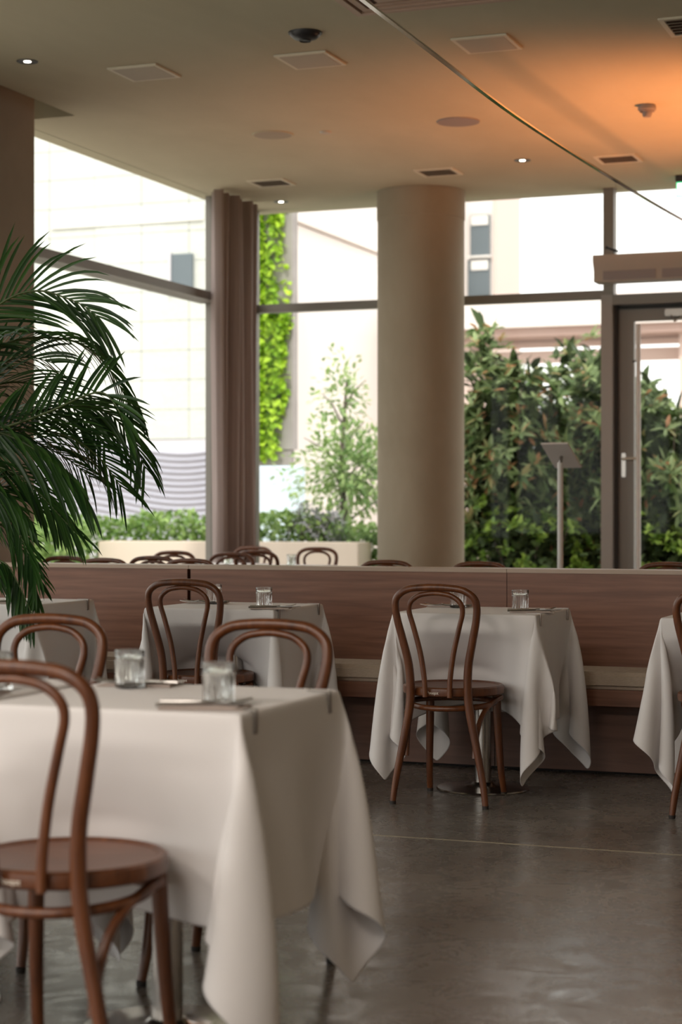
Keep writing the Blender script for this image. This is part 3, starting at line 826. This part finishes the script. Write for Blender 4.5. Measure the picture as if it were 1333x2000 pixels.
# local metres: a = to the right of the pot, z = height
def pth(pts, dy0=0.0, dy1=0.0):
    n = len(pts); return [((a - 4) / 100, dy0 + (dy1 - dy0) * i / (n - 1), z / 100) for i, (a, z) in enumerate(pts)]
frond(pth([(-14, 145), (0, 168), (11, 181), (19, 188), (28, 193), (37, 194), (45, 191.6), (52, 188.5), (58, 184)], 0, -.12), 32, .29, 62, -58, .9, .0085, True, 46, .2)
frond(pth([(-10, 150), (11, 166), (22, 176), (35, 178.5), (48, 176.7), (57, 170), (64, 159), (67, 152)], 0, .10), 40, .20, 25, -12, 1.5, .009, True)
frond(pth([(-10, 138), (11, 143.5), (25, 146), (40, 151), (52, 156), (60, 157), (66, 150), (69, 141)], 0, -.2), 30, .22, 60, -35, .5, .010, True, 55, .1)
frond(pth([(-10, 140), (11, 143), (29, 145), (44, 142.6), (55, 135), (63, 124)], 0, .12), 32, .24, 40, -40, .8, .008, True)
frond(pth([(-10, 136), (20, 149), (39, 153), (55, 153), (66, 143), (71, 131)], .05, .2), 36, .22, 20, -65, 1.1, .0085, True)
frond(pth([(-10, 141), (11, 143.5), (20, 144), (33, 139), (46, 130), (55, 121)], 0, -.3), 30, .26, 30, -55, 1.0, .0105, True)
frond(pth([(-12, 130), (5, 135), (18, 132), (28, 128), (37, 120), (49, 107)], 0, -.05), 32, .20, 35, -50, .9, .007)
frond(pth([(-10, 115), (5, 122), (14, 121), (22, 117), (29, 107), (34, 95), (35, 84)], 0, -.1), 28, .19, 40, -60, .8, .008)
frond(pth([(-12, 105), (0, 112), (11, 113), (20, 110), (27, 101), (31, 90)], 0, .12), 24, .17, 40, -40, .8, .007)
frond(pth([(-12, 90), (0, 97), (11, 98), (19, 98), (25, 96), (30, 88), (35, 78)], 0, -.15), 26, .17, -30, -75, .9, .009)
frond(pth([(-10, 120), (3, 128), (14, 138), (26, 142), (40, 136), (50, 128)], 0, .25), 30, .22, 30, -45, 1.0, .008)
frond(pth([(-10, 135), (3, 150), (14, 160), (24, 163), (36, 160), (48, 150), (55, 140)], 0, .3), 34, .24, 30, -45, 1.0, .009)
frond(pth([(-12, 120), (0, 126), (12, 127), (24, 122), (34, 113)], 0, -.22), 24, .18, 30, -60, 1.0, .008)
frond(pth([(-20, 150), (-8, 170), (3, 185), (9, 205), (14.3, 219)], 0, -.1), 4, .12, 40, -40, .2, .006)
frond(pth([(-14, 130), (0, 145), (8, 152), (18, 168), (28, 172), (38, 170)], 0, .15), 26, .22, 55, -40, 1.0, .009)
frond(pth([(-14, 100), (-2, 108), (8, 116), (20, 124), (30, 122), (40, 112)], 0, .1), 26, .2, 30, -50, 1.0, .008)
# fronds on the hidden sides of the plant
for k in range(9):
    a = math.radians(100 + 20 * k); zz = 1.25 + .08 * (k % 3); r_ = .5 + .08 * (k % 4)
    P_ = [(.02 * math.cos(a) - .12, .02 * math.sin(a), zz - .5), (r_ * .35 * math.cos(a) - .12, r_ * .35 * math.sin(a), zz + .12), (r_ * .75 * math.cos(a) - .12, r_ * .75 * math.sin(a), zz + .1), (r_ * math.cos(a) - .12, r_ * math.sin(a), zz - .12)]
    frond(P_, 20, .22, 20, -30, 1.0, .009)
for k in range(7):
    a = k * .9; x, y = .05 * math.cos(a), .05 * math.sin(a)
    S = spline([(x, y, .34), (x * 1.5 - .03, y * 1.5, .75), (x * 1.6 - .10, y * 1.6, 1.15), (-.16 + x, y, 1.45)], 5)
    MB().tube(S, list(np.linspace(.014, .006, len(S))), 9).build('stem', M['palmstem'], palm)

# ------------------------------------------------------------------ outdoors
gr = MB().box(-60, 40, YW + .1, 90, -.15, -.02).box(-60, -6.9, -30, YW + .1, -.15, -.02).box(-6.9, 40, -30, YR - .2, -.15, -.02).build('ground', M['paving'])
tag(gr, 'pale paving outside the windows', kind='structure')

def leaf_template():
    V = np.array([(0, 0, 0), (-.5, .3, .12), (0, .33, 0), (.5, .3, .12), (-.42, .68, .06), (0, .70, -.06), (.42, .68, .06), (0, 1, -.22)])
    F = [(0, 2, 1), (0, 3, 2), (1, 2, 5, 4), (2, 3, 6, 5), (4, 5, 7), (5, 6, 7)]
    return V, F
LV, LF = leaf_template()
def frames(dirs, rng):
    d = dirs / np.linalg.norm(dirs, axis=1)[:, None]
    up = np.tile(np.array([0, 0, 1.0]), (len(d), 1)) + rng.normal(0, .35, d.shape)
    s = np.cross(d, up); s /= np.linalg.norm(s, axis=1)[:, None] + 1e-9
    n = np.cross(s, d); return s, d, n
def leaves_mesh(name, pos, dirs, L, Wd, mat, seed):
    rng = np.random.RandomState(seed); n = len(pos)
    s, d, nn = frames(dirs, rng)
    ll = L * rng.uniform(.7, 1.2, n); ww = Wd * rng.uniform(.8, 1.2, n)
    V = (pos[:, None, :] + LV[None, :, 0, None] * (s * ww[:, None])[:, None, :] + LV[None, :, 1, None] * (d * ll[:, None])[:, None, :] + LV[None, :, 2, None] * (nn * ww[:, None])[:, None, :]).reshape(-1, 3)
    me = bpy.data.meshes.new(name); nv = len(LV)
    F = [tuple(i + k * nv for i in f) for k in range(n) for f in LF]
    me.from_pydata(V.tolist(), [], F); me.materials.append(mat); return me
def whorls(centres, per, rng, spread=.5):
    pos = []; dirs = []
    for c_, ax in centres:
        ax = ax / (np.linalg.norm(ax) + 1e-9)
        u = np.cross(ax, [.3, .5, .81]); u /= np.linalg.norm(u); v2 = np.cross(ax, u)
        for k in range(per):
            a = 2 * math.pi * k / per + rng.uniform(-.3, .3); e_ = rng.uniform(.15, .9)
            dirs.append((u * math.cos(a) + v2 * math.sin(a)) * 1.0 + ax * e_ + np.array([0, 0, -.25])); pos.append(c_ + rng.normal(0, .01, 3))
    return np.array(pos), np.array(dirs)
def blob_points(n, c_, r, rng, shell=.75, flat_bottom=True):
    p = rng.normal(0, 1, (n, 3)); p /= np.linalg.norm(p, axis=1)[:, None]
    rad = rng.uniform(shell, 1.0, (n, 1)) * (1 + .22 * np.sin(5 * p[:, :1] + 4 * p[:, 2:3]))
    return np.array(c_) + p * rad * np.array(r), p
single_leaf = leaves_mesh('leaf', np.zeros((1, 3)), np.array([[0, 1.0, 0]]), .17, .047, M['shrub'], 1)
n_single = [0]
def shrub(x, y, h, rx, ry, label, mat='shrub', L=.17, Wd=.047, nw=170, seed=0, inner=True, group=None, per=9, singles=0, z0=0.1, cat='shrub', name='evergreen_shrub'):
    rng = np.random.RandomState(seed + 50)
    e = empty(name, (x, y, 0), label=label, cat=cat, group=group)
    c_ = (0, 0, (h + z0) / 2); r = (rx, ry, (h - z0) / 2)
    P, nrm = blob_points(nw, c_, r, rng)
    pos, dirs = whorls([(p, n_ + np.array([0, 0, .35])) for p, n_ in zip(P, nrm)], per, rng)
    if singles:
        front = np.argsort(pos[:, 1])[:singles]; mask = np.ones(len(pos), bool); mask[front] = False
        s, d, nn = frames(dirs[front], rng)
        for k in range(len(front)):
            o = obj('leaf', single_leaf, e)
            Mx = Matrix((s[k], d[k], nn[k])).transposed().to_4x4(); Mx.translation = Vector(pos[front[k]])
            o.matrix_local = Mx @ Matrix.Scale(rng.uniform(.85, 1.2), 4)
        pos, dirs = pos[mask], dirs[mask]
    o = obj('foliage', leaves_mesh('foliage', pos, dirs, L, Wd, M[mat], seed), e); o['kind'] = 'stuff'
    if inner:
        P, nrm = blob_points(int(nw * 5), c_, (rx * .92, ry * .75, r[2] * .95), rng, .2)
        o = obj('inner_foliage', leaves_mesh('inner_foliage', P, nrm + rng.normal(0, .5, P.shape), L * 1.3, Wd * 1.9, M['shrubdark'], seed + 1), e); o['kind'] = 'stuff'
    for k in range(5):
        a = k * 1.3; S = spline([(.05 * math.cos(a), .05 * math.sin(a), -.02), (.3 * rx * math.cos(a), .3 * ry * math.sin(a), h * .4), (.6 * rx * math.cos(a), .6 * ry * math.sin(a), h * .8)], 4)
        MB().tube(S, list(np.linspace(.02, .007, len(S))), 6).build('stem', M['bark'], e)
    return e
GS = 'evergreen shrubs outside the right windows'
shrub(-4.72, 19.9, 2.95, .6, .5, 'farther evergreen shrub between the two tallest outside', seed=31, singles=0, group=GS, nw=260)
shrub(-5.20, 18.6, 3.0, .74, .6, 'tall evergreen shrub just right of the round column outside', seed=1, singles=90, group=GS, nw=400)
shrub(-4.25, 19.3, 2.85, .66, .6, 'tall evergreen shrub behind the menu stand outside', seed=2, singles=110, group=GS, nw=420)
shrub(-3.55, 18.4, 2.45, .55, .6, 'evergreen shrub outside beside the door jamb', seed=3, singles=40, group=GS, nw=200)
shrub(-2.85, 19.2, 2.5, .6, .6, 'evergreen shrub seen through the glass door', seed=4, singles=40, group=GS, nw=200)
shrub(-4.9, 18.1, 1.25, .75, .4, 'low leafy lime plant at the foot of the tall shrubs', 'lime', .10, .05, 130, 5, name='lime_bush')
shrub(-3.5, 18.0, 1.15, .8, .4, 'low lime plant outside the foot of the glass door', 'lime', .10, .05, 130, 6, name='lime_bush')
shrub(-6.05, 18.3, 1.95, .42, .5, 'yellow green shrub at the left side of the column outside', 'lime', .12, .04, 150, 7, inner=False, name='yellow_green_shrub')
# hedge and planter
pe = MB().box(-9.45, -6.5, 17.6, 18.0, -.02, .84, b=.01).build('planter_wall', M['planter'])
tag(pe, 'low sand coloured planter wall outside the corner windows', 'planter')
def hedge(x0, x1, y0, y1, z0, z1, label, mat, n, seed, name='hedge'):
    rng = np.random.RandomState(seed)
    P = np.stack([rng.uniform(x0, x1, n), rng.uniform(y0, y1, n), rng.uniform(0, 1, n) ** .6 * (z1 - z0) + z0], 1)
    P[:, 2] += .05 * np.sin(P[:, 0] * 4.0)
    d = rng.normal(0, 1, (n, 3)) + np.array([0, -.8, .8])
    o = obj(name, leaves_mesh(name, P, d, .085, .05, M[mat], seed)); tag(o, label, 'hedge'); return o
hedge(-13.0, -7.4, 18.1, 18.7, .0, 1.10, 'clipped green hedge above the sand planter wall', 'hedge', 9000, 3)
hedge(-7.4, -5.4, 18.1, 18.6, .0, 1.05, 'green hedge left of the round column outside', 'hedge', 4200, 4)
hedge(-11.5, -9.5, 17.0, 17.6, .0, 1.05, 'darker bush at the left end of the planter wall', 'tree', 3000, 5)
shrub(-7.2, 18.25, 1.22, .38, .12, 'grey lavender clump in front of the hedge', 'lavender', .10, .016, 150, 9, inner=False, name='lavender_bush', z0=.5)
# slender tree
tr_ = empty('slender_tree', (-7.35, 19.4, 0), label='slender tree with light airy green crown outside', cat='tree')
S = spline([(0, 0, -.02, .045), (.03, 0, .9, .04), (-.02, .02, 1.7, .03), (.05, 0, 2.6, .012)], 5)
MB().tube(S[:, :3], S[:, 3], 10).build('trunk', M['bark'], tr_)
rng = np.random.RandomState(12)
for k in range(9):
    a = k * 2.4; z0 = 1.0 + .16 * k; r_ = .62 - .045 * k
    MB().tube([(.0, 0, z0), (r_ * .5 * math.cos(a), r_ * .5 * math.sin(a), z0 + .22), (r_ * math.cos(a), r_ * math.sin(a), z0 + .34)], [.014, .009, .004], 6).build('branch', M['bark'], tr_)
P1, n1_ = blob_points(2100, (0.12, 0, 1.60), (.78, .5, .62), rng, .2)
P2, n2_ = blob_points(300, (0.0, 0, 2.45), (.34, .3, .55), rng, .2)
P = np.concatenate([P1, P2]); o = obj('foliage', leaves_mesh('foliage', P, np.concatenate([n1_, n2_]) + rng.normal(0, .5, P.shape), .085, .04, M['tree'], 3), tr_); o['kind'] = 'stuff'

# white panelled building with ivy pier
wb = empty('white_building', (-15.5, 25.5, 0), label='white panelled building outside the side window', cat='building')
boxobj('wall', M['render'], wb, -7, 5.0, .12, 8, 0, 5.45)
boxobj('upper_wall', M['render'], wb, -7, 5.1, .12, 8, 5.47, 13)
pm = {}
for j in range(15):
    for i in range(7):
        key = 'p'
        if key not in pm: pm[key] = MB().box(-.3975, .3975, 0, .10, -.2225, .2225, b=.004).mesh('panel', M['facade'])
        o = obj('panel', pm[key], wb, (-.25 + i * .8, 0 + .006 * ((i * 7 + j * 3) % 3), 2.48 + j * .45))
boxobj('band', M['white'], wb, 1.0, 3.6, -.03, .02, 5.55, 5.78)
wn = MB().box(3.07, 3.43, -.05, .0, 4.50, 5.05).build('window', M['extglass'], wb)
boxobj('window_frame', M['lilac2'], wn, 3.04, 3.08, -.08, .0, 4.47, 5.08)
boxobj('screen_backing', M['lilac2'], wb, -3.4, 4.9, .02, .10, 0, 2.25)
for k in range(16):
    z0 = .75 + k * .095
    S = [(-3.3 + .1 * i, -.02, z0 + .11 * math.sin(i * .17 + .25 * math.sin(i * .06)) * (1 + .02 * k)) for i in range(81)]
    V = []; F = []
    for p in S: V += [(p[0], p[1], p[2] - .022), (p[0], p[1] - .03, p[2]), (p[0], p[1], p[2] + .022), (p[0], p[1] + .04, p[2])]
    for i in range(len(S) - 1):
        for q in range(4): F.append((i * 4 + q, i * 4 + (q + 1) % 4, i * 4 + 4 + (q + 1) % 4, i * 4 + 4 + q))
    obj('slat', mk('slat', V, F, M['lilac']), wb)
iv = empty('ivy_pier', (-9.30, 22.2, 0), label='grey stone pier overgrown with bright yellow green ivy', cat='pillar')
boxobj('pier', M['greypier'], iv, -.33, .28, -.2, -.02, 1.95, 9.0)
boxobj('post', M['greypier'], iv, -.28, .24, -.18, -.04, -.02, 1.95)
rng = np.random.RandomState(7)
n = 4200; P = np.stack([rng.uniform(-.42, .26, n), rng.uniform(-.36, -.20, n), rng.uniform(1.85, 6.6, n)], 1)
P = P[np.sin(P[:, 2] * 3.7 + 2.5 * np.sin(P[:, 0] * 9)) + np.sin(P[:, 0] * 13 + P[:, 2] * 2.3) > -1.1]
edge = .08 * np.sin(P[:, 2] * 2.1) + .05 * np.sin(P[:, 2] * 5.3) + .20
P = P[P[:, 0] < edge]; o = obj('ivy', leaves_mesh('ivy', P, rng.normal(0, 1, P.shape) * [1, .4, .7] + [0, -.6, -.5], .11, .09, M['ivy'], 8), iv); o['kind'] = 'stuff'
ho = MB().box(-.42, .27, -.03, .03, .0, 1.72, b=.02).build('hoarding_board', M['hoarding'], None, (-8.80, 21.2, 0)); tag(ho, 'pale blue white board under the ivy pier', 'board')
# far pink building, bridge
pb_ = empty('pink_building', (-9.35, 34, 0), label='pale pink building with two dark windows right of the column', cat='building')
boxobj('wall', M['render'], pb_, -6.5, -.46, 0, 1.6, 0, 16)
boxobj('corner_pier', M['pinkwall'], pb_, -.46, -.40, -.06, 1.65, 0, 16)
for z0, z1, xo in ((6.0, 6.78, 0), (4.95, 5.93, -.05)):
    wn = MB().box(-.90 + xo, -.53, -.10, .02, z0, z1).build('window', M['extglass'], pb_)
    boxobj('blind', M['white'], wn, -.88, -.55, -.13, -.10, z1 - .2, z1 - .02)
    boxobj('sill', M['white'], wn, -.93 + xo, -.50, -.16, .02, z0 - .04, z0)
br_ = empty('footbridge', (-6, 29, 0), label='pale pink footbridge beam crossing above the shrubs', cat='bridge')
boxobj('beam', M['render'], br_, -3.9, 9, 0, 2.4, 4.12, 4.62)
boxobj('soffit', M['pinkdark'], br_, -3.9, 9, .1, 2.3, 3.98, 4.12)
boxobj('lower_beam', M['pinkwall'], br_, -3.9, 9, .8, 1.2, 3.62, 3.80)
boxobj('support', M['pinkwall'], br_, .55, 1.5, .4, 1.3, 0, 3.98)
boxobj('support', M['pinkwall'], br_, -3.9, -2.9, .4, 1.3, 0, 3.98)
